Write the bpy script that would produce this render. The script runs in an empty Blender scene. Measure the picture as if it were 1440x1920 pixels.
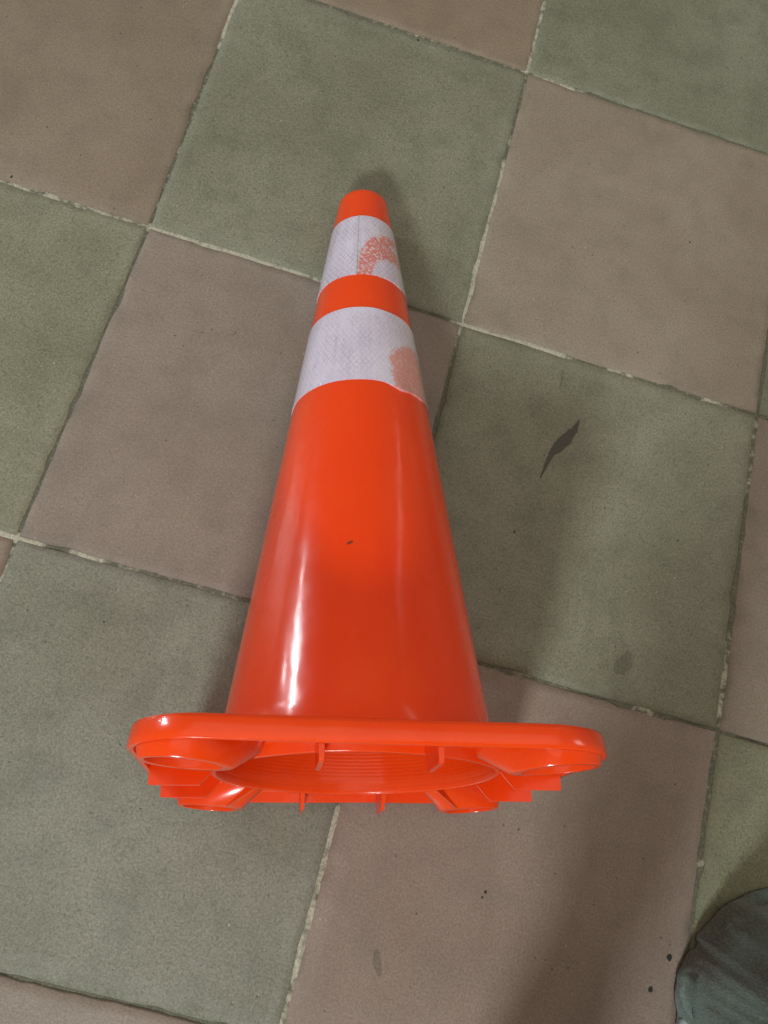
import bpy, bmesh, math, random
from mathutils import Vector, Matrix, noise as mn

random.seed(7)
SC = bpy.context.scene
COL = SC.collection
R = math.radians

# ------------------------------------------------------------------ camera
cam_d = bpy.data.cameras.new('camera')
cam = bpy.data.objects.new('camera', cam_d)
COL.objects.link(cam)
cam_d.sensor_fit = 'HORIZONTAL'
cam_d.sensor_width = 36.0
cam_d.lens = 36.0 * 1458.468 / 1440.0
cam_d.clip_start = 0.02
cam_d.clip_end = 200
cam.matrix_world = Matrix((
    (0.957988846, -0.277199208, -0.073606851, 0.314079941),
    (0.248803530, 0.930883843, -0.267492192, -0.939859042),
    (0.142668053, 0.237940891, 0.960744481, 0.895921388),
    (0, 0, 0, 1)))
SC.camera = cam

# ------------------------------------------------------------------ world
W = bpy.data.worlds.new('World')
SC.world = W
W.use_nodes = True
bg = W.node_tree.nodes['Background']
bg.inputs[0].default_value = (1.0, 0.89, 0.74, 1)
bg.inputs[1].default_value = 0.19

# ------------------------------------------------------------------ lamps (the room's openings, plus an added overhead fill)
def area(name, pos, target, sx, sy, radiance, color, spread=180):
    d = bpy.data.lights.new(name, 'AREA')
    d.shape = 'RECTANGLE'
    d.size, d.size_y = sx, sy
    d.energy = radiance * math.pi * sx * sy
    d.color = color
    d.spread = R(spread)
    o = bpy.data.objects.new(name, d)
    COL.objects.link(o)
    o.location = pos
    o.rotation_euler = (Vector(target) - Vector(pos)).to_track_quat('-Z', 'Y').to_euler()
    return o

def dirpos(p, az, el, dist):
    a, e = R(az), R(el)
    return (p[0] + dist * math.cos(e) * math.cos(a), p[1] + dist * math.cos(e) * math.sin(a), p[2] + dist * math.sin(e))

# added soft fill lamp overhead, standing in for bounce from above
area('overhead_fill_light', (.25, -.45, 3.1), (.25, -.45, 0), 3.2, 3.2, 0.62, (1.0, 0.90, 0.76))
# doorway light from behind the photographer
area('doorway_light', (-0.05, -4.55, 3.15), (0.45, -0.7, 0.1), 0.72, 0.44, 146, (0.90, 0.98, 1.0))
# window panes to the left (they are what shines on the cone's flank)
for az, el, w_, h_, L in ((161.8, 17.4, .15, .56, 74), (158.5, 12.6, .13, .46, 70), (163.6, 6.5, .07, .24, 44), (155.0, 7.4, .15, .22, 20), (165.5, 15.5, .07, .26, 40)):
    area('window_light', dirpos((.33, -.9, .26), az, el, 3.6), (.33, -.9, .26), w_, h_, L, (0.9, 0.95, 1.0))
# pale opening far to the right
area('opening_light', dirpos((.38, -.75, .22), 66, 24, 3.5), (.38, -.75, .22), 0.16, 1.3, 1.3, (1, .97, .92))
area('opening_light', dirpos((.38, -.75, .1), 22, 34, 4.0), (.38, -.75, .1), 1.3, 0.9, 4.5, (1, .93, .84))

SC.view_settings.view_transform = 'Standard'
SC.view_settings.look = 'None'
SC.view_settings.exposure = 0.36
SC.view_settings.gamma = 1.0

# ------------------------------------------------------------------ helpers
def link(name, me, mat=None, parent=None):
    o = bpy.data.objects.new(name, me)
    COL.objects.link(o)
    if mat is not None and not me.materials:
        me.materials.append(mat)
    if parent is not None:
        o.parent = parent
    return o

def from_bm(name, bm, mat=None, parent=None, smooth=True, angle=None):
    bmesh.ops.recalc_face_normals(bm, faces=bm.faces[:])
    me = bpy.data.meshes.new(name)
    bm.to_mesh(me)
    bm.free()
    if smooth:
        me.shade_smooth()
        if angle:
            me.set_sharp_from_angle(angle=R(angle))
    return link(name, me, mat, parent)

def tag(o, label=None, cat=None, group=None, kind=None):
    if label: o['label'] = label
    if cat: o['category'] = cat
    if group: o['group'] = group
    if kind: o['kind'] = kind
    return o

class N:
    """tiny node-graph helper"""
    def __init__(s, name):
        s.m = bpy.data.materials.new(name)
        s.m.use_nodes = True
        s.t = s.m.node_tree
        s.b = s.t.nodes['Principled BSDF']
        s.out = s.t.nodes['Material Output']
    def n(s, typ, **kw):
        x = s.t.nodes.new(typ)
        for k, v in kw.items():
            setattr(x, k, v)
        return x
    def l(s, a, b):
        s.t.links.new(a, b)
    def val(s, x, i, v):
        if hasattr(v, 'is_output'):
            s.l(v, x.inputs[i])
        else:
            x.inputs[i].default_value = v
    def math(s, op, a, b=0.0, c=0.0, clamp=False):
        x = s.n('ShaderNodeMath', operation=op, use_clamp=clamp)
        s.val(x, 0, a); s.val(x, 1, b); s.val(x, 2, c)
        return x.outputs[0]
    def mix(s, f, a, b, blend='MIX'):
        x = s.n('ShaderNodeMix', data_type='RGBA', blend_type=blend)
        s.val(x, 0, f); s.val(x, 6, a); s.val(x, 7, b)
        return x.outputs[2]
    def ramp(s, v, lo, hi, a=0.0, b=1.0):
        x = s.n('ShaderNodeMapRange')
        x.clamp = True
        s.val(x, 0, v); s.val(x, 1, lo); s.val(x, 2, hi); s.val(x, 3, a); s.val(x, 4, b)
        return x.outputs[0]
    def noise(s, vec, scale, detail=2.0, rough=0.5, dist=0.0):
        x = s.n('ShaderNodeTexNoise')
        s.l(vec, x.inputs['Vector'])
        x.inputs['Scale'].default_value = scale
        x.inputs['Detail'].default_value = detail
        x.inputs['Roughness'].default_value = rough
        x.inputs['Distortion'].default_value = dist
        return x.outputs[0]
    def coords(s, which='Object'):
        return s.n('ShaderNodeTexCoord').outputs[which]
    def offset_by_object(s, vec, k=37.0):
        oi = s.n('ShaderNodeObjectInfo')
        r = s.math('MULTIPLY', oi.outputs['Random'], k)
        c = s.n('ShaderNodeCombineXYZ')
        s.l(r, c.inputs[0]); s.l(r, c.inputs[1])
        a = s.n('ShaderNodeVectorMath', operation='ADD')
        s.l(vec, a.inputs[0]); s.l(c.outputs[0], a.inputs[1])
        return a.outputs[0], oi.outputs['Random']
    def scale(s, vec, v):
        a = s.n('ShaderNodeVectorMath', operation='MULTIPLY')
        s.l(vec, a.inputs[0]); a.inputs[1].default_value = v
        return a.outputs[0]
    def bump(s, h, strength, dist, normal=None):
        x = s.n('ShaderNodeBump')
        s.val(x, 0, strength); s.val(x, 1, dist)
        s.l(h, x.inputs['Height'])
        if normal is not None:
            s.l(normal, x.inputs['Normal'])
        return x.outputs[0]
    def attr(s, name):
        return s.n('ShaderNodeAttribute', attribute_name=name)

def rgb(r, g, b):
    return (r, g, b, 1)

# ------------------------------------------------------------------ materials
def tile_material(name, base, pale, dark, worm, grain):
    m = N(name)
    v, rnd = m.offset_by_object(m.coords('Object'))
    big = m.noise(v, 5.0, 3, .55)
    mid = m.noise(v, 22.0, 4, .6)
    wormn = m.noise(v, 250.0, 3, .6, 1.2)
    fine = m.noise(v, 400.0, 2, .65)
    c = m.mix(m.ramp(big, .35, .68), base, pale)
    c = m.mix(m.ramp(mid, .45, .75, 0, .45), c, dark)
    c = m.mix(m.ramp(wormn, .50, .68, 0, worm), c, dark)
    c = m.mix(m.ramp(wormn, .46, .30, 0, worm * .8), c, pale)
    g = m.ramp(fine, .25, .75, 1 - grain, 1 + grain)
    gx = m.n('ShaderNodeCombineColor')
    for i in range(3):
        m.l(g, gx.inputs[i])
    c = m.mix(1.0, c, gx.outputs[0], 'MULTIPLY')
    # tiny dark pits and pale grains
    vo = m.n('ShaderNodeTexVoronoi'); m.l(v, vo.inputs['Vector']); vo.inputs['Scale'].default_value = 62
    pit = m.ramp(vo.outputs['Distance'], .05, .10, 1, 0)
    sel = m.ramp(m.noise(v, 41, 0), .56, .60)
    pit = m.math('MULTIPLY', pit, sel)
    c = m.mix(m.math('MULTIPLY', pit, .75), c, rgb(.05, .045, .035))
    vo2 = m.n('ShaderNodeTexVoronoi'); m.l(v, vo2.inputs['Vector']); vo2.inputs['Scale'].default_value = 48
    pg = m.math('MULTIPLY', m.ramp(vo2.outputs['Distance'], .04, .075, 1, 0), m.ramp(m.noise(v, 33, 0), .6, .63))
    c = m.mix(m.math('MULTIPLY', pg, .5), c, rgb(.42, .40, .34))
    # broad smudges from shoes and mopping
    st = m.noise(m.scale(v, (9, 3.5, 1)), 1.0, 5, .65, .6)
    c = m.mix(m.ramp(st, .56, .72, 0, .30), c, dark)
    # grimy / worn rim of the tile
    e = m.attr('rim').outputs['Fac']
    rimn = m.math('MULTIPLY', e, m.ramp(m.noise(v, 36, 4, .7), .42, .62))
    c = m.mix(m.math('MULTIPLY', rimn, .35), c, pale)
    rimd = m.math('MULTIPLY', e, m.ramp(m.noise(v, 17, 3, .6), .50, .66))
    c = m.mix(m.math('MULTIPLY', rimd, .32), c, rgb(.085, .08, .055))
    oc = m.n('ShaderNodeObjectInfo')
    c = m.mix(1.0, c, oc.outputs['Color'], 'MULTIPLY')
    hv = m.n('ShaderNodeHueSaturation')
    m.l(c, hv.inputs['Color'])
    m.l(m.ramp(rnd, 0, 1, .92, 1.06), hv.inputs['Value'])
    m.l(m.ramp(m.math('FRACT', m.math('MULTIPLY', rnd, 7.3)), 0, 1, .92, 1.12), hv.inputs['Saturation'])
    m.l(m.ramp(m.math('FRACT', m.math('MULTIPLY', rnd, 13.7)), 0, 1, .496, .504), hv.inputs['Hue'])
    m.l(hv.outputs[0], m.b.inputs['Base Color'])
    m.l(m.math('ADD', m.ramp(mid, .3, .7, .30, .46), m.math('MULTIPLY', e, .45), clamp=True), m.b.inputs['Roughness'])
    m.b.inputs['Specular IOR Level'].default_value = .5
    h = m.math('ADD', m.math('MULTIPLY', wormn, .6), m.math('MULTIPLY', fine, .35))
    h = m.math('SUBTRACT', h, m.math('MULTIPLY', pit, .8))
    nb = m.bump(mid, .10, .004)
    m.l(m.bump(h, .4, .0008, nb), m.b.inputs['Normal'])
    return m.m

M_GREEN = tile_material('green_tile', rgb(0.1576, 0.1552, 0.1144), rgb(0.2032, 0.2008, 0.1584), rgb(0.0800, 0.0816, 0.0544), .50, .34)
M_PINK = tile_material('pink_tile', rgb(0.2096, 0.1656, 0.1296), rgb(0.2480, 0.2016, 0.1640), rgb(0.1480, 0.1144, 0.0864), .28, .26)

def grout_material():
    m = N('grout')
    v = m.coords('Object')
    a = m.attr('cream').outputs['Fac']
    n1 = m.noise(v, 110, 4, .65)
    n2 = m.noise(v, 420, 2, .6)
    n3 = m.noise(v, 45, 3, .6)
    f = m.ramp(m.math('ADD', a, m.math('ADD', m.math('MULTIPLY', m.math('SUBTRACT', n1, .5), 1.5), m.math('MULTIPLY', m.math('SUBTRACT', n3, .5), 1.2))), .42, .85)
    c = m.mix(m.ramp(n2, .3, .7), rgb(0.0714, 0.0672, 0.0462), rgb(0.1428, 0.1386, 0.0966))
    c2 = m.mix(m.ramp(n2, .3, .75), rgb(0.2772, 0.2646, 0.1974), rgb(0.4704, 0.4536, 0.3612))
    m.l(m.mix(f, c, c2), m.b.inputs['Base Color'])
    m.b.inputs['Roughness'].default_value = .85
    m.l(m.bump(m.math('ADD', n1, m.math('MULTIPLY', n2, .4)), .8, .0015), m.b.inputs['Normal'])
    return m.m
M_GROUT = grout_material()

def stain_material(name, col, dens):
    m = N(name)
    v = m.coords('Object')
    f = m.attr('fade').outputs['Fac']
    n1 = m.noise(v, 160, 4, .65)
    m.b.inputs['Base Color'].default_value = col
    m.b.inputs['Roughness'].default_value = .55
    k = m.math('MULTIPLY', m.ramp(m.math('ADD', f, m.math('MULTIPLY', m.math('SUBTRACT', n1, .5), .9)), .25, .60), dens)
    tr = m.n('ShaderNodeBsdfTransparent')
    mx = m.n('ShaderNodeMixShader')
    m.l(k, mx.inputs[0]); m.l(tr.outputs[0], mx.inputs[1]); m.l(m.b.outputs[0], mx.inputs[2])
    m.l(mx.outputs[0], m.out.inputs['Surface'])
    return m.m
M_STAIN = stain_material('grey_paint_stain', rgb(0.0656, 0.0623, 0.0558), .62)
M_SMUDGE = stain_material('faint_smudge', rgb(0.0697, 0.0640, 0.0492), .20)
M_SPECK = stain_material('dark_speck', rgb(.018, .015, .012), .9)

def plastic(name, inner=False):
    m = N(name)
    v = m.coords('Object')
    b = m.b
    n0 = m.noise(v, 7, 3, .5)
    c = m.mix(m.ramp(n0, .3, .7), rgb(.95, .064, .0032), rgb(.97, .080, .0042))
    # a little grime and scuffing
    sc = m.noise(m.scale(v, (60, 60, 9)), 1.0, 4, .65)
    c = m.mix(m.ramp(sc, .62, .78, 0, .06), c, rgb(.42, .05, .02))
    cl = m.noise(m.scale(v, (9, 9, 4)), 1.0, 4, .6)
    c = m.mix(m.ramp(cl, .50, .72, 0, .40), c, rgb(.80, .030, .004))
    m.l(c, b.inputs['Base Color'])
    b.inputs['Specular IOR Level'].default_value = .16
    b.inputs['Subsurface Weight'].default_value = .22
    b.inputs['Subsurface Radius'].default_value = (1.0, .18, .05)
    b.inputs['Subsurface Scale'].default_value = .012
    wav = m.noise(m.scale(v, (1, 1, .55)), 22, 2, .5)
    mic = m.noise(v, 260, 3, .6)
    m.l(m.ramp(m.noise(v, 30, 3, .6), .3, .7, .24, .34), b.inputs['Roughness'])
    nb = m.bump(wav, .24, .0035)
    nb = m.bump(m.noise(v, 60, 2, .5), .08, .0012, nb)
    nb = m.bump(mic, .02, .0006, nb)
    if inner:
        w = m.n('ShaderNodeTexWave', wave_type='BANDS', bands_direction='Z', wave_profile='SIN')
        m.l(v, w.inputs['Vector'])
        w.inputs['Scale'].default_value = 90
        w.inputs['Distortion'].default_value = .4
        nb = m.bump(w.outputs['Fac'], .06, .0008, nb)
    m.l(nb, b.inputs['Normal'])
    b.inputs['Coat Weight'].default_value = 1.0
    b.inputs['Coat IOR'].default_value = 1.45
    m.l(m.ramp(m.noise(v, 34, 3, .6), .35, .65, .10, .19), b.inputs['Coat Roughness'])
    m.l(nb, b.inputs['Coat Normal'])
    # thin moulded PVC lets some light through
    tl = m.n('ShaderNodeBsdfTranslucent')
    tl.inputs[0].default_value = rgb(.95, .07, .008)
    mx = m.n('ShaderNodeMixShader')
    mx.inputs[0].default_value = .22
    m.l(b.outputs[0], mx.inputs[1]); m.l(tl.outputs[0], mx.inputs[2])
    m.l(mx.outputs[0], m.out.inputs['Surface'])
    return m.m
M_PVC = plastic('orange_pvc')
M_PVC_IN = plastic('orange_pvc_inside', True)

def tape_material():
    m = N('reflective_tape')
    uv = m.n('ShaderNodeUVMap', uv_map='wrap').outputs[0]      # metres round the cone, metres along it
    patch = m.attr('patch').outputs['Fac']
    seam = m.attr('seam').outputs['Fac']
    sx = m.n('ShaderNodeSeparateXYZ'); m.l(uv, sx.inputs[0])
    u, w = sx.outputs[0], sx.outputs[1]
    # prism cells: two diagonal rulings
    per = .0058
    d1 = m.math('FRACT', m.math('DIVIDE', m.math('ADD', u, m.math('MULTIPLY', w, .62)), per))
    d2 = m.math('FRACT', m.math('DIVIDE', m.math('SUBTRACT', u, m.math('MULTIPLY', w, .62)), per))
    t1 = m.math('ABSOLUTE', m.math('SUBTRACT', d1, .5))
    t2 = m.math('ABSOLUTE', m.math('SUBTRACT', d2, .5))
    cell = m.math('MAXIMUM', t1, t2)
    ridge = m.math('MULTIPLY', m.ramp(cell, .34, .49), m.ramp(m.noise(uv, 38, 3, .6), .38, .62, .15, 1))
    vo = m.n('ShaderNodeTexVoronoi'); vo.inputs['Scale'].default_value = 430
    m.l(uv, vo.inputs['Vector'])
    rc = m.n('ShaderNodeSeparateColor'); m.l(vo.outputs['Color'], rc.inputs[0])
    rnd = rc.outputs[0]
    n1 = m.noise(uv, 55, 4, .65)
    n2 = m.noise(uv, 16, 2, .5)
    base = m.mix(m.ramp(n2, .3, .7), rgb(.62, .535, .68), rgb(.75, .71, .86))
    base = m.mix(m.math('MULTIPLY', ridge, .55), base, rgb(0.4140, 0.3600, 0.4500))
    # dark and glinting prism cells, both painted into the base colour
    dk = m.math('MULTIPLY', m.ramp(rnd, .24, .0), m.ramp(n1, .40, .6))
    base = m.mix(m.math('MULTIPLY', dk, .22), base, rgb(0.1800, 0.1620, 0.2160))
    gl = m.math('MULTIPLY', m.ramp(rnd, .66, .97), m.ramp(n1, .34, .60))
    base = m.mix(m.math('MULTIPLY', gl, .6), base, rgb(0.7560, 0.7020, 0.7740))
    colm = m.noise(m.scale(uv, (150, 9, 1)), 1.0, 3, .6)
    base = m.mix(m.ramp(colm, .45, .70, 0, .30), base, rgb(0.7560, 0.7110, 0.7920))
    base = m.mix(m.ramp(colm, .48, .30, 0, .20), base, rgb(0.4050, 0.3420, 0.4140))
    base = m.mix(m.math('MULTIPLY', seam, .6), base, rgb(0.5580, 0.5580, 0.6120))
    # where the film has lost its air gap the orange shows through
    pk = m.math('ADD', patch, m.math('ADD', m.math('MULTIPLY', m.math('SUBTRACT', n1, .5), .5), m.math('MULTIPLY', m.math('SUBTRACT', rnd, .5), .5)))
    pf = m.ramp(pk, .38, .66)
    orange = m.mix(m.math('MULTIPLY', m.ramp(rnd, .70, .95), .8), rgb(0.7200, 0.1440, 0.0765), rgb(0.8280, 0.5580, 0.4680))
    soft = m.attr('soft').outputs['Fac']
    orange = m.mix(soft, orange, rgb(0.7200, 0.2430, 0.1620))
    lace0 = m.ramp(m.math('ADD', rnd, m.math('MULTIPLY', n1, .12)), 1.02, .58, .24, .82)
    sm_ = m.n('ShaderNodeMix', data_type='FLOAT')
    m.l(m.attr('soft').outputs['Fac'], sm_.inputs[0]); m.l(lace0, sm_.inputs[2]); sm_.inputs[3].default_value = .80
    lace = m.math('MULTIPLY', pf, sm_.outputs[0])
    c = m.mix(lace, base, orange)
    m.l(c, m.b.inputs['Base Color'])
    m.b.inputs['Metallic'].default_value = 0.15
    m.b.inputs['Specular IOR Level'].default_value = .6
    m.b.inputs['Roughness'].default_value = .24
    m.b.inputs['Coat Weight'].default_value = .8
    m.b.inputs['Coat Roughness'].default_value = .22
    h = m.math('ADD', m.math('MULTIPLY', ridge, .7), m.math('MULTIPLY', rnd, .6))
    m.l(m.bump(h, m.ramp(soft, 0, 1, .55, .10), .0012), m.b.inputs['Normal'])
    return m.m
M_TAPE = tape_material()

def cloth_material():
    m = N('trouser_cloth')
    v = m.coords('Object')
    st = m.noise(m.scale(v, (640, 640, 160)), 1.0, 3, .6)
    st2 = m.noise(m.scale(v, (110, 640, 300)), 1.0, 3, .65)
    big = m.noise(v, 11, 3, .55)
    wear = m.noise(v, 70, 5, .7, .8)
    c = m.mix(m.ramp(big, .42, .56), rgb(.092, .094, .078), rgb(.118, .165, .146))
    c = m.mix(m.ramp(wear, .55, .75, 0, .55), c, rgb(0.1892, 0.2322, 0.2064))
    c = m.mix(m.ramp(st, .45, .7, 0, .55), c, rgb(0.2150, 0.2580, 0.2322))
    c = m.mix(m.ramp(st2, .5, .7, 0, .5), c, rgb(0.0516, 0.0602, 0.0516))
    m.l(c, m.b.inputs['Base Color'])
    m.b.inputs['Roughness'].default_value = .95
    m.b.inputs['Sheen Weight'].default_value = .25
    m.b.inputs['Specular IOR Level'].default_value = .1
    m.l(m.bump(m.math('ADD', st, m.math('ADD', st2, m.math('MULTIPLY', wear, .8))), .35, .0012), m.b.inputs['Normal'])
    return m.m
M_CLOTH = cloth_material()

def simple(name, col, rough, bs=90, bd=.001):
    m = N(name)
    v = m.coords('Object')
    n1 = m.noise(v, bs, 3, .6)
    m.l(m.mix(m.ramp(n1, .3, .7), tuple(x * .85 for x in col[:3]) + (1,), col), m.b.inputs['Base Color'])
    m.b.inputs['Roughness'].default_value = rough
    m.l(m.bump(n1, .3, bd), m.b.inputs['Normal'])
    return m.m
M_SHOE = simple('pale_blue_shoe', rgb(.50, .66, .74), .45)
M_SHIRT = simple('grey_shirt', rgb(.22, .23, .25), .9, 300)
M_SKIN = simple('skin', rgb(.36, .20, .13), .5, 200, .0004)
M_HAIR = simple('dark_hair', rgb(.02, .016, .013), .6, 400)
M_BED = simple('mortar_bed', rgb(.14, .13, .095), .9, 60, .002)

# ------------------------------------------------------------------ floor of square tiles
S = .4175
corner_fix = {(1, 0): (.4183, -.0002), (0, 1): (.0035, -.4182), (1, 1): (.4173, -.4180), (2, 1): (.8322, -.4173),
              (0, 2): (-.0058, -.8367), (2, 2): (.8358, -.8355)}            # (column, row) of joints seen slightly out of square
def knot(c, r):
    if (c, r) in corner_fix:
        return Vector(corner_fix[(c, r)])
    rr = random.Random(c * 131 + r * 17 + 5)
    return Vector((c * S + rr.uniform(-.0015, .0015), -r * S + rr.uniform(-.0015, .0015)))

C0, C1, R0, R1 = -5, 5, -3, 6          # tiles laid from column C0..C1, row R0..R1
bm = bmesh.new()
x0, x1, y0, y1 = C0 * S - .3, (C1 + 1) * S + .3, -(R1 + 1) * S - .3, -R0 * S + .3
vs = [bm.verts.new((x, y, -.010)) for x, y in ((x0, y0), (x1, y0), (x1, y1), (x0, y1))]
bm.faces.new(vs)
floor = from_bm('floor', bm, M_BED, None, False)
tag(floor, 'floor of square grey-green and dusty pink tiles in a checkerboard, worn pale joints', None, None, 'structure')

# height of single tiles (m) and the part of each joint filled with pale mortar
tile_dz = {(0, 3): -.0009, (-1, 3): -.0007, (1, 2): -.0004, (0, 1): .0002}
# (column, row) counted from the joint grid: tile (c, r) lies between columns c and c+1, rows r and r+1
def edge_points(a, b, n, inset, seed, chips):
    rr = random.Random(seed)
    d = b - a
    nrm = Vector((-d.y, d.x)).normalized()          # to the inside for a counter-clockwise loop
    pts = []
    off = rr.uniform(0, 100)
    for i in range(n):
        t = i / n
        p = a + d * t
        j = inset + .0009 * mn.noise(Vector((t * 7 + off, off, 0))) + .0011 * mn.noise(Vector((t * 26 + off, off * 2, 3)))
        if 0.04 < t < .96:
            for ct, cw, cd in chips:
                j += cd * max(0, 1 - ((t - ct) / cw) ** 2)
        pts.append(p + nrm * j)
    return pts

TILES = {}
# each tile has its own shade of green or pink
TINT = {(-1, 0): (.98, .97, .88), (0, -1): (.97, .96, .88), (1, 0): (1.0, 1.0, .94), (0, 1): (.97, .94, .93), (1, 2): (.98, .93, .92), (2, 1): (.95, .93, .90), (-1, 2): (.94, .90, .88), (0, 3): (1.0, .98, .96), (-1, 3): (1.02, .99, .96),
        (0, 0): (.99, 1.0, .94), (-1, 1): (1.0, 1.0, .90), (1, 1): (.98, .98, .93), (0, 2): (.98, .98, .98), (1, -1): (.92, .95, .88), (2, 0): (.90, .92, .83), (2, 2): (.93, .94, .79)}
for r in range(R0, R1 + 1):
    for c in range(C0, C1 + 1):
        near = -1 <= c <= 2 and -1 <= r <= 3
        green = (c + r) % 2 == 0
        # knots, counter-clockwise seen from above: SW, SE, NE, NW
        K = [knot(c, r + 1), knot(c + 1, r + 1), knot(c + 1, r), knot(c, r)]
        cen = (K[0] + K[1] + K[2] + K[3]) / 4
        n = 30 if near else 3
        loop = []
        for i in range(4):
            rr = random.Random(c * 91 + r * 7 + i)
            chips = [(rr.uniform(.08, .92), rr.uniform(.012, .05), rr.uniform(.001, .0035)) for _ in range(3)] if near else []
            a, b = K[i], K[(i + 1) % 4]
            di = (b - a).normalized()
            ins = .0019 + rr.uniform(-.0006, .0008)
            loop += edge_points(a + di * ins, b - di * ins, n, ins, c * 1001 + r * 37 + i, chips)
        dz = tile_dz.get((c, r), random.Random(c * 5 + r * 77).uniform(-.0004, .0004))
        bm = bmesh.new()
        rim = bm.verts.layers.float.new('rim')
        def ring(shrink, z, val):
            out = []
            for p in loop:
                q = p - cen
                q = q * (1 - shrink / max(q.length, 1e-6))
                v = bm.verts.new((q.x, q.y, z)); v[rim] = val
                out.append(v)
            return out
        rings = [ring(-.0002, -.012, 1), ring(0, -.0011, 1), ring(.0009, -.0001, 1)]
        if near:
            rings += [ring(.010, 0, .55), ring(.026, 0, 0)]
        else:
            rings += [ring(.02, 0, 0)]
        m_ = len(loop)
        for a, b in zip(rings, rings[1:]):
            for i in range(m_):
                bm.faces.new((a[i], a[(i + 1) % m_], b[(i + 1) % m_], b[i]))
        bm.faces.new(rings[-1])
        o = from_bm('tile', bm, M_GREEN if green else M_PINK, floor, True, 60)
        o.location = (cen.x, cen.y, dz)
        o.color = TINT.get((c, r), (1, 1, 1)) + (1,)
        TILES[(c, r)] = o

# mortar in the joints: one ribbon per joint side, pale or dirty along its length
# segments: ('r' or 'c', index, from, to, pale 0..1, extra height)
PALE = [
    ('r', 1, -.25, .0, .62, .0006), ('r', 1, .0, .235, .80, .0010), ('r', 1, .235, .40, .18, -.0004), ('r', 1, .41, .565, .98, .0014),
    ('r', 1, .565, .62, .35, 0), ('r', 1, .62, .66, .75, .0006), ('r', 1, .66, .745, .25, 0), ('r', 1, .745, .79, .80, .0006), ('r', 1, .79, .83, .1, -.001),
    ('r', 0, -.3, .20, .3, 0), ('r', 0, .20, .40, .45, 0), ('r', 0, .42, .50, .70, .0004), ('r', 0, .50, .95, .28, -.0004),
    ('r', 2, -.3, .03, .95, .0014), ('r', 2, .03, .055, .0, -.002), ('r', 2, .055, .085, .95, .001), ('r', 2, .085, .27, .42, 0), ('r', 2, .27, .56, .2, -.0006),
    ('r', 2, .56, .64, .35, -.0006), ('r', 2, .64, .72, .05, -.002), ('r', 2, .72, .78, .4, 0), ('r', 2, .78, .82, .0, -.002), ('r', 2, .82, .86, .35, 0), ('r', 2, .86, 1.1, .0, -.0035),
    ('r', 3, -.3, .9, .12, -.003),
    ('c', 0, -.12, .3, .90, .001), ('c', 0, -.41, -.12, .42, -.0003), ('c', 0, -.83, -.42, .16, -.0008), ('c', 0, -1.3, -.84, .55, -.0006),
    ('c', 1, -.01, .3, .70, .0006), ('c', 1, -.16, -.01, .45, -.0002), ('c', 1, -.417, -.16, .85, .0004), ('c', 1, -.47, -.42, .5, 0), ('c', 1, -.83, -.47, .12, -.0006), ('c', 1, -1.4, -.83, .72, 0),
    ('c', 2, -.42, .3, .30, .0002), ('c', 2, -.55, -.42, .50, 0), ('c', 2, -.72, -.55, .22, -.0003), ('c', 2, -.83, -.72, .6, .0006), ('c', 2, -1.4, -.84, .30, 0),
]
def pale_raw(k, idx, s):
    for kk, i, a, b, p, h in PALE:
        if kk == k and i == idx and a <= s <= b:
            return p, h
    return .4, -.0003
def pale_at(k, idx, s):
    P_ = [pale_raw(k, idx, s + d) for d in (-.012, -.006, 0, .006, .012)]
    return sum(p for p, h in P_) / 5, sum(h for p, h in P_) / 5
bm = bmesh.new()
cr = bm.verts.layers.float.new('cream')
def ribbon(k, idx, A, B, cells):
    d = (B - A)
    L = d.length
    t_ = d.normalized()
    nr = Vector((-t_.y, t_.x))
    prev = None
    for i in range(cells + 1):
        p = A + d * (i / cells)
        s = p.x if k == 'r' else p.y
        pv, ph = pale_at(k, idx, s)
        row = []
        for w in (-.0062, -.003, 0, .003, .0062):
            q = p + nr * w
            nz = mn.noise(Vector((q.x * 70, q.y * 70, idx * 3 + (7 if k == 'c' else 0)))) * .0014 + mn.noise(Vector((q.x * 320, q.y * 320, 1))) * .0004
            z = -.0010 + ph * .7 + nz * .7 - abs(w) / .0062 * .0003
            v = bm.verts.new((q.x, q.y, min(z, .0001 - abs(w) * .28)))
            v[cr] = pv
            row.append(v)
        if prev:
            for j in range(4):
                bm.faces.new((prev[j], prev[j + 1], row[j + 1], row[j]))
        prev = row
for r in range(R0, R1 + 2):
    for c in range(C0, C1 + 1):
        near = -1 <= c <= 2 and -1 <= r <= 4
        ribbon('r', r, knot(c, r), knot(c + 1, r), 90 if near else 6)
for c in range(C0, C1 + 2):
    for r in range(R0, R1 + 1):
        near = -1 <= c <= 3 and -1 <= r <= 3
        ribbon('c', c, knot(c, r + 1), knot(c, r), 90 if near else 6)
grout = from_bm('grout', bm, M_GROUT, floor)

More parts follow.
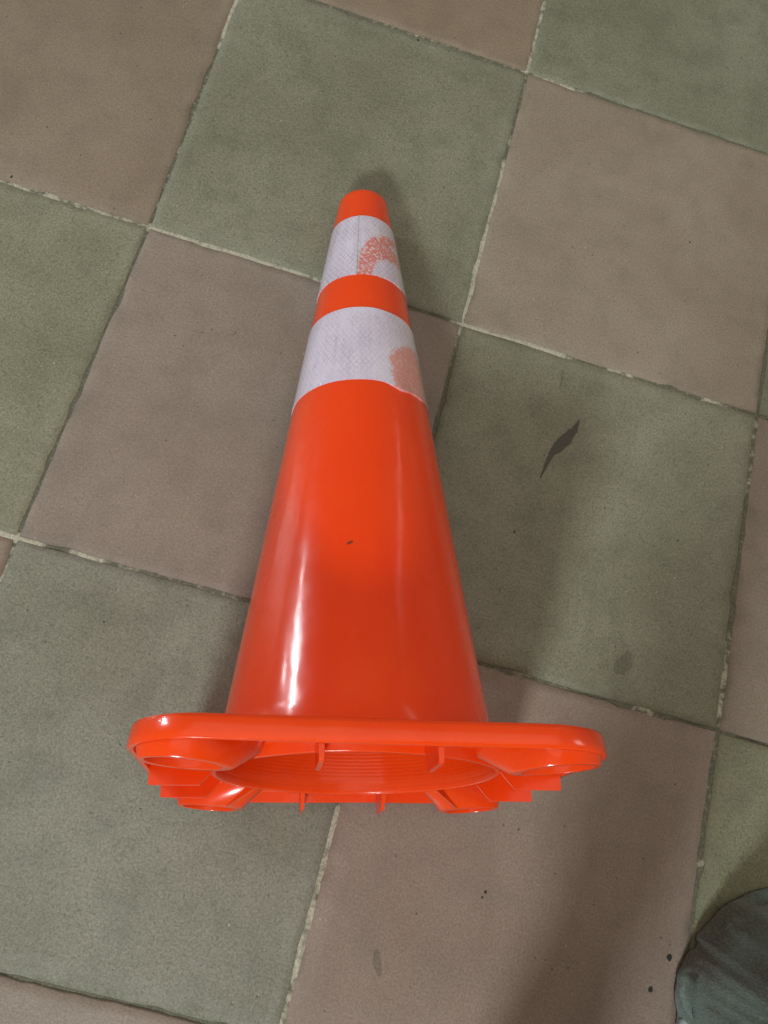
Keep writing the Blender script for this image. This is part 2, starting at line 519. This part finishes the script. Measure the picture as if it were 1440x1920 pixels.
# stains and specks lying on single tiles
def on_tile(p):
    for (c, r), o in TILES.items():
        if c * S <= p[0] < (c + 1) * S and -(r + 1) * S <= p[1] < -r * S:
            return o
def blot(name, pts, mat, seg=4):
    """irregular flat film: centre line pts = (x, y, half width), faded at its border"""
    o = on_tile(pts[0])
    bm = bmesh.new()
    fd = bm.verts.layers.float.new('fade')
    P = []
    for i in range(len(pts) - 1):
        for s in range(seg):
            t = s / seg
            P.append(tuple(pts[i][j] * (1 - t) + pts[i + 1][j] * t for j in range(3)))
    P.append(pts[-1])
    prev = None
    for i, (x, y, w) in enumerate(P):
        a, b = P[max(i - 1, 0)], P[min(i + 1, len(P) - 1)]
        t_ = Vector((b[0] - a[0], b[1] - a[1])).normalized()
        nr = Vector((-t_.y, t_.x))
        row = []
        for k, f in ((-1, .12), (-.55, .9), (0, 1), (.55, .9), (1, .12)):
            j = w * k * (1 + .25 * mn.noise(Vector((x * 150, y * 150, k * 2))))
            v = bm.verts.new((x + nr.x * j - o.location.x, y + nr.y * j - o.location.y, .00022))
            v[fd] = f * (.35 if i in (0, len(P) - 1) else 1)
            row.append(v)
        if prev:
            for j in range(4):
                bm.faces.new((prev[j], prev[j + 1], row[j + 1], row[j]))
        prev = row
    return from_bm(name, bm, mat, o, True)
st = blot('stain', [(.5955, -.499, .001), (.5915, -.515, .005), (.582, -.533, .0095), (.575, -.545, .0085), (.5685, -.557, .0045), (.5645, -.574, .0028), (.5605, -.5935, .0008)], M_STAIN)
st['label'] = 'long dark grey leaf-shaped stain'
blot('stain', [(.5604, -.438, .0012), (.5622, -.452, .002), (.5615, -.468, .0012)], M_SMUDGE)
sm = blot('stain', [(.712, -.772, .004), (.710, -.785, .0105), (.703, -.796, .011), (.697, -.801, .003)], M_SMUDGE)
sm['label'] = 'round faint dark smudge'
blot('stain', [(.4935, -1.150, .003), (.498, -1.163, .0055), (.5045, -1.176, .003)], M_SMUDGE)
blot('stain', [(.5415, -.738, .0008), (.5412, -.744, .0016), (.5405, -.750, .0008)], M_SMUDGE)
for x, y, L, w, a in ((.8149, -1.0895, .0075, .0038, -70), (.7986, -1.1249, .0065, .0030, 80), (.5436, -.6684, .003, .0022, 20), (.256, -.0075, .003, .002, 0),
                      (.597, -1.071, .0035, .0022, 60), (.5945, -1.077, .0025, .0016, 60), (-.1738, -.4085, .0045, .0016, 80), (.30, -.22, .002, .0012, 0),
                      (.70, -.19, .003, .0016, 30), (.75, -.62, .0022, .0014, 0), (.115, -.90, .002, .0014, 10), (.08, -.55, .002, .0012, 40), (.62, -1.0, .002, .0014, 0)):
    ca, sa = math.cos(R(a)), math.sin(R(a))
    blot('speck', [(x + ca * L * k, y + sa * L * k, w * q) for k, q in ((-.5, .25), (-.38, .72), (-.18, 1.0), (.08, .95), (.30, .62), (.46, .3), (.55, .1))], M_SPECK, 1)

# ------------------------------------------------------------------ the traffic cone lying on its side
A_, H_, RT, RB, HB, DF, SL = .17639, .69934, .03079, .1235, .01779, .01173, .01116
cone = bpy.data.objects.new('traffic_cone', None)
COL.objects.link(cone)
cone.empty_display_size = .1
Bm = ((-0.974067353, -0.055999930, -0.219218611), (-0.226071068, 0.201484752, 0.953045522), (-0.009201275, 0.977889515, -0.208919683))
Ov = (0.407002074, -0.984463774, 0.176212763 + .0010)
cone.matrix_world = Matrix(((*Bm[0], Ov[0]), (*Bm[1], Ov[1]), (*Bm[2], Ov[2]), (0, 0, 0, 1)))
tag(cone, 'bright orange traffic cone with two silver bands lying on its side on tiles', 'traffic cone')

def flex(v):
    """the soft base leans a little off square to the cone"""
    k = max(0.0, min(1.0, 1 - (v.z - HB) / (.12 * H_)))
    v.z += SL * (v.y + A_) * k
    return v
def flex_bm(bm):
    for v in bm.verts:
        flex(v.co)

def rad(z):
    return RB + (RT - RB) * (z - HB) / (H_ - HB)

NA = 144
def lathe(bm, prof, close=False):
    rings = []
    for r_, z in prof:
        rings.append([bm.verts.new((r_ * math.cos(2 * math.pi * i / NA), r_ * math.sin(2 * math.pi * i / NA), z)) for i in range(NA)])
    for a, b in zip(rings, rings[1:]):
        for i in range(NA):
            bm.faces.new((a[i], a[(i + 1) % NA], b[(i + 1) % NA], b[i]))
    return rings

# body: outer skin from the base fillet to the rounded tip, then the wall thickness at the tip hole
prof = [(RB + .010, HB - .0002), (RB + .0045, HB + .0018), (RB + .0015, HB + .006)]
for i in range(41):
    z = HB + .012 + (H_ - .012 - HB - .012) * i / 40
    prof.append((rad(z), z))
rt = rad(H_ - .012)
for a in (20, 40, 60, 80):
    prof.append((rt - .0085 + .0085 * math.cos(R(a)), H_ - .0105 + .0085 * math.sin(R(a)) + .001))
prof += [(rt - .0125, H_ - .0005), (rt - .0145, H_ - .002), (rt - .0150, H_ - .006)]
bm = bmesh.new()
lathe(bm, prof)
# barely visible dents and unevenness of the moulded wall
for v in bm.verts:
    a = math.atan2(v.co.y, v.co.x)
    k = 1 + .0022 * mn.noise(Vector((math.cos(a) * 1.6, math.sin(a) * 1.6, v.co.z * 5)))
    v.co.x *= k; v.co.y *= k
flex_bm(bm)
body = from_bm('cone_body', bm, M_PVC, cone)

bm = bmesh.new()
prof = [(rad(HB) - .0040 + .0045, .0030), (rad(HB) - .0032, .010)]
for i in range(31):
    z = HB + (H_ - .012 - HB) * i / 30
    prof.append((rad(z) - .0040, z))
prof += [(rt - .0150, H_ - .006)]
lathe(bm, prof)
flex_bm(bm)
from_bm('inner_wall', bm, M_PVC_IN, cone)

# base: rounded square tray, open below, with a collar round the mouth of the cone
RC = .30 * A_
def rsq(half, rc, z, n=NA):
    """rounded square sampled by polar angle"""
    out = []
    for i in range(n):
        th = 2 * math.pi * i / n
        cx, cy = math.cos(th), math.sin(th)
        # ray / rounded-square intersection
        ax, ay = abs(cx), abs(cy)
        s = half / max(ax, ay)
        x, y = ax * s, ay * s
        k = half - rc
        if x > k and y > k:
            # |t*(ax,ay) - (k,k)| = rc
            b = -(ax + ay) * k
            cc = 2 * k * k - rc * rc
            s = -b + math.sqrt(max(0, b * b - cc))
        out.append((cx * s, cy * s, z))
    return out
def circ(r_, z, n=NA):
    return [(r_ * math.cos(2 * math.pi * i / n), r_ * math.sin(2 * math.pi * i / n), z) for i in range(n)]
def loft(bm, loops):
    L = [[bm.verts.new(p) for p in lp] for lp in loops]
    n = len(L[0])
    for a, b in zip(L, L[1:]):
        for i in range(n):
            bm.faces.new((a[i], a[(i + 1) % n], b[(i + 1) % n], b[i]))
    return L
COLR = .71437 * A_
TW = .0042                # wall
bm = bmesh.new()
f = .0032
loft(bm, [
    circ(RB + .0105, HB), circ(RB + .022, HB), rsq(A_ - .018, RC - .012, HB + .0004), rsq(A_ - f * 1.3, RC - f, HB), rsq(A_ - f * .35, RC - f * .35, HB - f * .35), rsq(A_, RC, HB - f * 1.2),
    rsq(A_ + .0006, RC, .0060), rsq(A_ + .0006, RC, .0008), rsq(A_ - .0002, RC - .0008, .0), rsq(A_ - TW + .0006, RC - TW, .0), rsq(A_ - TW, RC - TW, .0008),
    rsq(A_ - TW - .0004, RC - TW, HB - .0075), rsq(A_ - TW - .003, RC - TW - .003, HB - .0045),
    circ(COLR + .003, HB - .0045), circ(COLR + .0012, HB - .006), circ(COLR + .0008, .0038), circ(COLR, .0029), circ(COLR - TW + .0006, .0029), circ(COLR - TW - .0002, .0038), circ(COLR - TW - .0012, .010)])
for v in bm.verts:       # sink marks and warp
    v.co.z += .0006 * mn.noise(v.co * 14) + .0012 * (v.co.x / A_) * (v.co.y / A_)
    if abs(v.co.x) < .08 and abs(v.co.y) > A_ - .004:
        d = min(abs(v.co.x - .0414), abs(v.co.x + .0414))
        v.co.y -= math.copysign(.0009 * math.exp(-(d / .006) ** 2), v.co.y)
flex_bm(bm)
from_bm('base', bm, M_PVC, cone, True, 50)

# ribs under the base: two per side
def rib(side, px):
    bm = bmesh.new()
    th = .0021
    O_, I_, T_ = .975 * A_, .745 * A_, COLR + .0006
    prof = [(O_, HB - .006), (O_, -DF + .0006), (O_ - .0006, -DF), (I_, -DF), (T_, .0026), (T_, HB - .006)]
    ca, sa = math.cos(side * math.pi / 2), math.sin(side * math.pi / 2)
    A, B = [], []
    for (u, z) in prof:
        dr = .0007 * (z + DF) / .03
        for lst, s in ((A, -1), (B, 1)):
            x, y = px + s * (th - .0004 + dr), u
            # the collar is round: pull the inner end out to meet it
            if u == T_:
                y = math.sqrt(max(T_ ** 2 - px ** 2, 0)) - .0004
            lst.append(bm.verts.new((x * ca - y * sa, x * sa + y * ca, z)))
    n = len(prof)
    bm.faces.new(A); bm.faces.new(B[::-1])
    for i in range(n):
        bm.faces.new((A[i], A[(i + 1) % n], B[(i + 1) % n], B[i]))
    bmesh.ops.bevel(bm, geom=[e for e in bm.edges if all(v.co.z < .0 for v in e.verts)], offset=.0005, segments=2, affect='EDGES')
    flex_bm(bm)
    return from_bm('rib', bm, M_PVC, cone, True, 35)
for side in range(4):
    for px in (-.2344 * A_, .2344 * A_):
        rib(side, px)

# hollow corner feet: drop-shaped tubes that run in to the collar
def foot(sx, sy):
    bm = bmesh.new()
    n = 48
    def drop(g, tail, z, rim=False):
        """oval outline, grown by g and drawn out towards the collar"""
        out = []
        for i in range(n):
            t = 2 * math.pi * i / n
            ex, ey = math.cos(t), math.sin(t)
            k = max(0, -(ex * .8 + ey * .6)) ** 2
            x = cx + (RX + g) * ex - tail * k * .72
            y = cy + (RY + g) * ey - tail * k * .70
            q = math.hypot(x, y)
            if q < COLR + .0012:
                x, y = x * (COLR + .0012) / q, y * (COLR + .0012) / q
            x, y = min(x, A_ - .0014), min(y, A_ - .0014)
            kk = A_ - RC
            if x > kk and y > kk:
                qq = math.hypot(x - kk, y - kk)
                if qq > RC - .0016:
                    x, y = kk + (x - kk) * (RC - .0016) / qq, kk + (y - kk) * (RC - .0016) / qq
            out.append((sx * x, sy * y, z + (.0036 * (ex + 1) / 2 if rim else 0)))
        return out
    cx, cy, RX, RY = .772 * A_, .806 * A_, .165 * A_, .142 * A_
    top = HB - .005
    loft(bm, [drop(.0050, .036, top), drop(.0040, .034, .004), drop(.0012, .010, -DF + .001, True), drop(.0004, .008, -DF, True),
              drop(-.0032, .004, -DF, True), drop(-.0038, .004, -DF + .001, True), drop(-.0045, .002, .005), drop(-.0052, .002, HB - .006)])
    bm.verts.ensure_lookup_table()
    last = [v for v in bm.verts][-n:]
    bm.faces.new(last)
    # thin web from the tube to the collar
    u0, u1 = COLR - .0006, .655 * A_ * math.sqrt(2) - .0035
    A, B = [], []
    for (u, z) in ((u0, top), (u0, .0030), (u1 + .0012, -DF + .0010), (u1 + .0042, -DF + .0010), (u1 + .0042, top)):
        for lst, w in ((A, -.0019), (B, .0019)):
            lst.append(bm.verts.new((sx * (u - w) / math.sqrt(2), sy * (u + w) / math.sqrt(2), z)))
    bm.faces.new(A); bm.faces.new(B[::-1])
    for i in range(5):
        bm.faces.new((A[i], A[(i + 1) % 5], B[(i + 1) % 5], B[i]))
    flex_bm(bm)
    return from_bm('foot', bm, M_PVC, cone, True, 45)
for sx in (1, -1):
    for sy in (1, -1):
        foot(sx, sy)

# reflective bands
def inside(poly, x, y):
    r_ = False
    j = len(poly) - 1
    for i in range(len(poly)):
        (xi, yi), (xj, yj) = poly[i], poly[j]
        if (yi > y) != (yj > y) and x < (xj - xi) * (y - yi) / (yj - yi) + xi:
            r_ = not r_
        j = i
    return r_
def dist_poly(poly, x, y, kx, ky):
    best = 1e9
    p = Vector((x * kx, y * ky))
    for i in range(len(poly)):
        a = Vector((poly[i][0] * kx, poly[i][1] * ky)); b = Vector((poly[(i + 1) % len(poly)][0] * kx, poly[(i + 1) % len(poly)][1] * ky))
        d = b - a
        t = max(0, min(1, (p - a).dot(d) / max(d.length_squared, 1e-12)))
        best = min(best, (p - a - d * t).length)
    return best
def band(z0, z1, seam_deg, polys, soft, lift, label):
    n, mz = 240, 44
    bm = bmesh.new()
    pl = bm.verts.layers.float.new('patch'); sl = bm.verts.layers.float.new('seam'); so = bm.verts.layers.float.new('soft')
    uvl = bm.loops.layers.uv.new('wrap')
    info = {}
    grid = []
    # angle measured from the top of the lying cone, positive to the right in the picture
    for i in range(n + 1):
        deg = seam_deg + 362.0 * i / n                      # overlaps itself a little at the seam
        t = R(deg)
        col = []
        for j in range(mz + 3):
            jj = min(max(j - 1, 0), mz)
            zz = z0 + (z1 - z0) * jj / mz
            zz += .0006 * mn.noise(Vector((deg * .05, jj / mz * 2, z0 * 9))) * (1 if jj in (0, mz) else .3)
            off = .0007 + (.0005 if deg > seam_deg + 360 else 0)
            if lift:
                dv = (deg + 180) % 360 - 180
                dl = math.exp(-((dv - 27) / 9) ** 2) + .5 * math.exp(-((dv - 45) / 12) ** 2)
                low = max(0, 1 - jj / mz * 6)
                off += .0022 * dl * low
                zz -= .0052 * dl * low
            if j in (0, mz + 2):
                off = .0000
            r_ = rad(zz) + off
            v = bm.verts.new((-r_ * math.sin(t), r_ * math.cos(t), zz))
            dd = (deg + 180) % 360 - 180
            f = 0
            for poly in polys:
                d = dist_poly(poly, dd, zz, .0012, 1.0)
                s_ = d if inside(poly, dd, zz) else -d
                f = max(f, max(0, min(1, .5 + s_ / .012)))
            v[pl] = f
            v[so] = soft
            dsm = min(abs(dd - seam_deg), 90)
            v[sl] = 1.0 if dsm < 1.2 else (.55 if 0 < dd - seam_deg < 9 else 0)
            info[v] = (t * rad((z0 + z1) / 2), zz)
            col.append(v)
        grid.append(col)
    for i in range(n):
        for j in range(mz + 2):
            fc = bm.faces.new((grid[i][j], grid[i + 1][j], grid[i + 1][j + 1], grid[i][j + 1]))
            for lp in fc.loops:
                lp[uvl].uv = info[lp.vert]
    o = from_bm('reflective_band', bm, M_TAPE, cone, True, 50)
    o['label'] = label
    return o
band(.53682, .64142, -15.0,
     [[(-13, .534), (-11.5, .56), (-9, .578), (0, .596), (10, .606), (22, .612), (40, .619), (60, .620), (62, .607), (40, .600), (62, .595), (70, .575), (45, .573), (20, .566), (12, .557), (8, .545), (7, .533)]],
     0.0, False, 'upper silver band with an orange see-through blotch')
band(.37778, .48300, 150.0,
     [[(20, .37), (20.5, .400), (18.5, .416), (26, .430), (38, .441), (47, .447), (58, .447), (66, .438), (74, .415), (72, .390), (60, .372), (40, .368)]],
     .75, True, 'lower wider silver band with a pale orange blotch and a loose lower edge')

# small dark nick on the body
bm = bmesh.new()
t0, zc = R(-10.4), .1864
n_ = 8
vsn = []
for i in range(n_):
    a = 2 * math.pi * i / n_
    du, dw = .0032 * math.cos(a), .0011 * math.sin(a)
    t = t0 + (du * .9 - dw * .3) / rad(zc)
    z = zc + dw + du * .42
    r_ = rad(z) + .0006
    vsn.append(bm.verts.new((-r_ * math.sin(t), r_ * math.cos(t), z)))
bm.faces.new(vsn)
nick = from_bm('scuff_mark', bm, simple('scuff_brown', rgb(.13, .03, .012), .6), cone, True)

# ------------------------------------------------------------------ the photographer, standing at the lower right
person = bpy.data.objects.new('person', None)
COL.objects.link(person)
person.location = (.80, -1.26, 0)
tag(person, 'person in worn grey-green trousers standing on the tiles at the lower right corner', 'person')
PO = Vector(person.location)

def skin_mesh(name, verts, edges, radii, mat, levels=2, root=0):
    me = bpy.data.meshes.new(name)
    me.from_pydata([tuple(Vector(v) - PO) for v in verts], edges, [])
    o = link(name, me, mat, person)
    md = o.modifiers.new('skin', 'SKIN')
    md.use_smooth_shade = True
    sv = me.skin_vertices[0].data
    for i, r_ in enumerate(radii):
        sv[i].radius = (r_, r_) if not isinstance(r_, tuple) else r_
        sv[i].use_root = (i == root)
    sb = o.modifiers.new('subdivision', 'SUBSURF')
    sb.levels = sb.render_levels = levels
    return o

AR, AL = Vector((.955, -1.13, .09)), Vector((.655, -1.400, .09))       # ankles
HR, HL = Vector((.885, -1.235, .88)), Vector((.715, -1.290, .88))      # hips
KR, KL = Vector((.915, -1.165, .49)), Vector((.675, -1.315, .49))      # knees
fwd = Vector((-.30, .954, 0)); lat = Vector((.954, .30, 0))
pel = Vector((.800, -1.262, .93)); belly = Vector((.795, -1.245, 1.08)); chest = Vector((.785, -1.205, 1.27)); neck0 = Vector((.778, -1.165, 1.42)); neck1 = Vector((.770, -1.130, 1.49))
head0 = Vector((.763, -1.085, 1.56)); head1 = Vector((.758, -1.075, 1.645))
SHR, SHL = neck0 + lat * .17 + Vector((0, 0, -.05)), neck0 - lat * .17 + Vector((0, 0, -.05))
ELR, ELL = SHR + lat * .05 + Vector((0, -.02, -.29)), SHL - lat * .05 + Vector((0, -.02, -.29))
WRR, WRL = ELR + fwd * .16 - lat * .10 + Vector((0, 0, .16)), ELL + fwd * .16 + lat * .10 + Vector((0, 0, .16))
V, E, RD = [], [], []
def add(p, r_, par=None):
    V.append(tuple(p)); RD.append(r_)
    if par is not None:
        E.append((par, len(V) - 1))
    return len(V) - 1
ip = add(pel, .135); ib = add(belly, .125, ip); ic = add(chest, .135, ib); i0 = add(neck0, .065, ic); i1 = add(neck1, .056, i0)
ih = add(head0, .085, i1); it = add(head1, .088, ih)
add(head0 + fwd * .075 + Vector((0, 0, .045)), .018, ih)              # nose
for s, hp, kn, an in ((1, HR, KR, AR), (-1, HL, KL, AL)):
    a = add(hp, .092, ip); b = add(kn, .058, a); c = add(an, .042, b)
    ft = Vector((math.cos(R(190 if s > 0 else 118)), math.sin(R(190 if s > 0 else 118)), 0))
    d = add(an + ft * .05 + Vector((0, 0, -.055)), .022, c); add(an + ft * .085 + Vector((0, 0, -.062)), .018, d)
for s, sh, el, wr in ((1, SHR, ELR, WRR), (-1, SHL, ELL, WRL)):
    a = add(sh, .062, ic); b = add(el, .042, a); c = add(wr, .028, b)
    pa = wr + Vector((0, 0, .055)) + fwd * .012
    d = add(pa, .026, c)
    for k, L in ((-1.5, .060), (-.5, .072), (.5, .075), (1.5, .066)):
        q1 = pa + fwd * (k * .017) + Vector((0, 0, .035))
        f1 = add(q1, .0095, d)
        f2 = add(q1 + Vector((0, 0, L * .5)) - lat * (s * .006), .0085, f1)
        add(q1 + Vector((0, 0, L)) - lat * (s * .020), .0075, f2)
    t1 = add(wr + fwd * .030 + Vector((0, 0, .030)), .011, d)
    add(wr + fwd * .046 + Vector((0, 0, .075)) - lat * (s * .012), .0085, t1)
skin_mesh('body', V, E, RD, M_SKIN)
skin_mesh('shirt', [pel + Vector((0, 0, -.02)), belly, chest, neck0 + Vector((0, 0, -.015)), SHR, SHR.lerp(ELR, .7), SHL, SHL.lerp(ELL, .7)],
          [(0, 1), (1, 2), (2, 3), (2, 4), (4, 5), (2, 6), (6, 7)], [.155, .145, .155, .078, .078, .062, .078, .062], M_SHIRT)
skin_mesh('hair', [head0 - fwd * .030 + Vector((0, 0, .0)), head1 + Vector((0, 0, .016)) - fwd * .008], [(0, 1)], [.085, .092], M_HAIR)

# trousers: seat and two wide legs whose hems fall over the shoes
def leg(name_bm, ank, kn, hp, hem, seed):
    bm = name_bm
    n = 200
    levels = [(.002, 1.0), (.006, 1.006), (.012, 1.004), (.022, .99), (.036, .965), (.055, .925), (.08, .87), (.11, .80), (.15, .73), (.21, .66), (.28, .60)]
    rings = []
    for z, k in levels:
        rg = []
        for i in range(n):
            t = 2 * math.pi * i / n
            sm = sum(hem(t + d_) for d_ in (-.36, -.24, -.12, 0, .12, .24, .36)) / 7
            q_ = min(1, z / .030)
            r_ = (hem(t) * (1 - q_) + sm * q_) * k
            cs = Vector((math.cos(t), math.sin(t), 0))
            fold = .011 * min(1, z / .03) * mn.noise(Vector((cs.x * 1.7, cs.y * 1.7, z * 9 + seed + 3))) + .0055 * mn.noise(Vector((cs.x * 2.6, cs.y * 2.6, z * 16 + seed))) + .0022 * mn.noise(Vector((cs.x * 8, cs.y * 8, z * 42 + seed))) + .0010 * mn.noise(Vector((cs.x * 30, cs.y * 30, z * 120 + seed)))
            zz = z + (.006 * max(0, mn.noise(Vector((cs.x * 1.7, cs.y * 1.7, seed + 9)))) if z < .03 else 0)
            p = Vector((ank.x, ank.y, 0)) + cs * (r_ + fold)
            rg.append(bm.verts.new((p.x - PO.x, p.y - PO.y, zz)))
        rings.append(rg)
    for z, r_, a, b, t in ((.36, .078, ank, kn, .68), (.49, .078, kn, kn, 0), (.65, .088, kn, hp, .42), (.80, .102, kn, hp, .80), (.885, .105, hp, hp, 0)):
        cpt = a.lerp(b, t)
        rg = []
        for i in range(n):
            tt = 2 * math.pi * i / n
            f_ = .005 * mn.noise(Vector((math.cos(tt) * 2, math.sin(tt) * 2, z * 14 + seed)))
            rg.append(bm.verts.new((cpt.x + math.cos(tt) * (r_ + f_) - PO.x, cpt.y + math.sin(tt) * (r_ + f_) - PO.y, z)))
        rings.append(rg)
    for a, b in zip(rings, rings[1:]):
        for i in range(n):
            bm.faces.new((a[i], a[(i + 1) % n], b[(i + 1) % n], b[i]))
    # turned-in hem
    inner = []
    for v in rings[0]:
        d = Vector((v.co.x + PO.x - ank.x, v.co.y + PO.y - ank.y, 0)).normalized()
        inner.append(bm.verts.new(v.co - d * .004 + Vector((0, 0, .03))))
    for i in range(n):
        bm.faces.new((rings[0][i], inner[i], inner[(i + 1) % n], rings[0][(i + 1) % n]))
    return rings[-1]
# outline of the right hem as it lies on the tiles, polar round the ankle
HEM = [(.9202, -.9902), (.9010, -1.0010), (.884, -1.0146), (.8639, -1.0325), (.8465, -1.0530), (.8400, -1.0630), (.8440, -1.0705), (.8345, -1.0780), (.8320, -1.0908), (.8262, -1.1221), (.8290, -1.1480)]
hp_ = sorted((math.atan2(y - AR.y, x - AR.x) % (2 * math.pi), math.hypot(x - AR.x, y - AR.y)) for x, y in HEM)
def hem_right(t):
    t %= 2 * math.pi
    if t <= hp_[0][0] or t >= hp_[-1][0]:
        # blend round the unseen back
        t0, r0 = hp_[-1]; t1, r1 = hp_[0][0] + 2 * math.pi, hp_[0][1]
        tt = t if t >= t0 else t + 2 * math.pi
        k = (tt - t0) / (t1 - t0)
        return r0 * (1 - k) + r1 * k - .025 * math.sin(math.pi * k)
    for (a, ra), (b, rb_) in zip(hp_, hp_[1:]):
        if a <= t <= b:
            k = (t - a) / (b - a)
            return ra * (1 - k) + rb_ * k
bm = bmesh.new()
top1 = leg(bm, AR, KR, HR, hem_right, 1.0)
top2 = leg(bm, AL, KL, HL, lambda t: .088, 5.0)
tr = from_bm('trousers', bm, M_CLOTH, person)
tr['label'] = 'worn grey-green cloth trouser leg reaching the floor'
skin_mesh('trouser_seat', [HR + Vector((0, 0, -.03)), pel + Vector((0, 0, .0)), HL + Vector((0, 0, -.03)), pel + Vector((0, 0, .09))], [(1, 0), (1, 2), (1, 3)], [.118, .150, .118, .150], M_CLOTH, 2, 1)

def shoe(ank, rot, out):
    bm = bmesh.new()
    n = 40
    lv = [(0.0, .93), (.004, .99), (.016, 1.0), (.022, .97), (.034, .93), (.048, .80), (.060, .60), (.068, .32)]
    rings = []
    d = Vector((math.cos(rot), math.sin(rot), 0)); g = Vector((-d.y, d.x, 0))
    for z, k in lv:
        rg = []
        for i in range(n):
            t = 2 * math.pi * i / n
            p = Vector((ank.x, ank.y, 0)) + d * (out + .135 * k * math.cos(t)) + g * (.046 * k * math.sin(t) * (1 + .12 * math.cos(t)))
            rg.append(bm.verts.new((p.x - PO.x, p.y - PO.y, z)))
        rings.append(rg)
    for a, b in zip(rings, rings[1:]):
        for i in range(n):
            bm.faces.new((a[i], a[(i + 1) % n], b[(i + 1) % n], b[i]))
    bm.faces.new(rings[0][::-1]); bm.faces.new(rings[-1])
    return from_bm('shoe', bm, M_SHOE, person, True, 60)
shoe(AR, R(191), -.0065)
shoe(AL, R(118), .0)
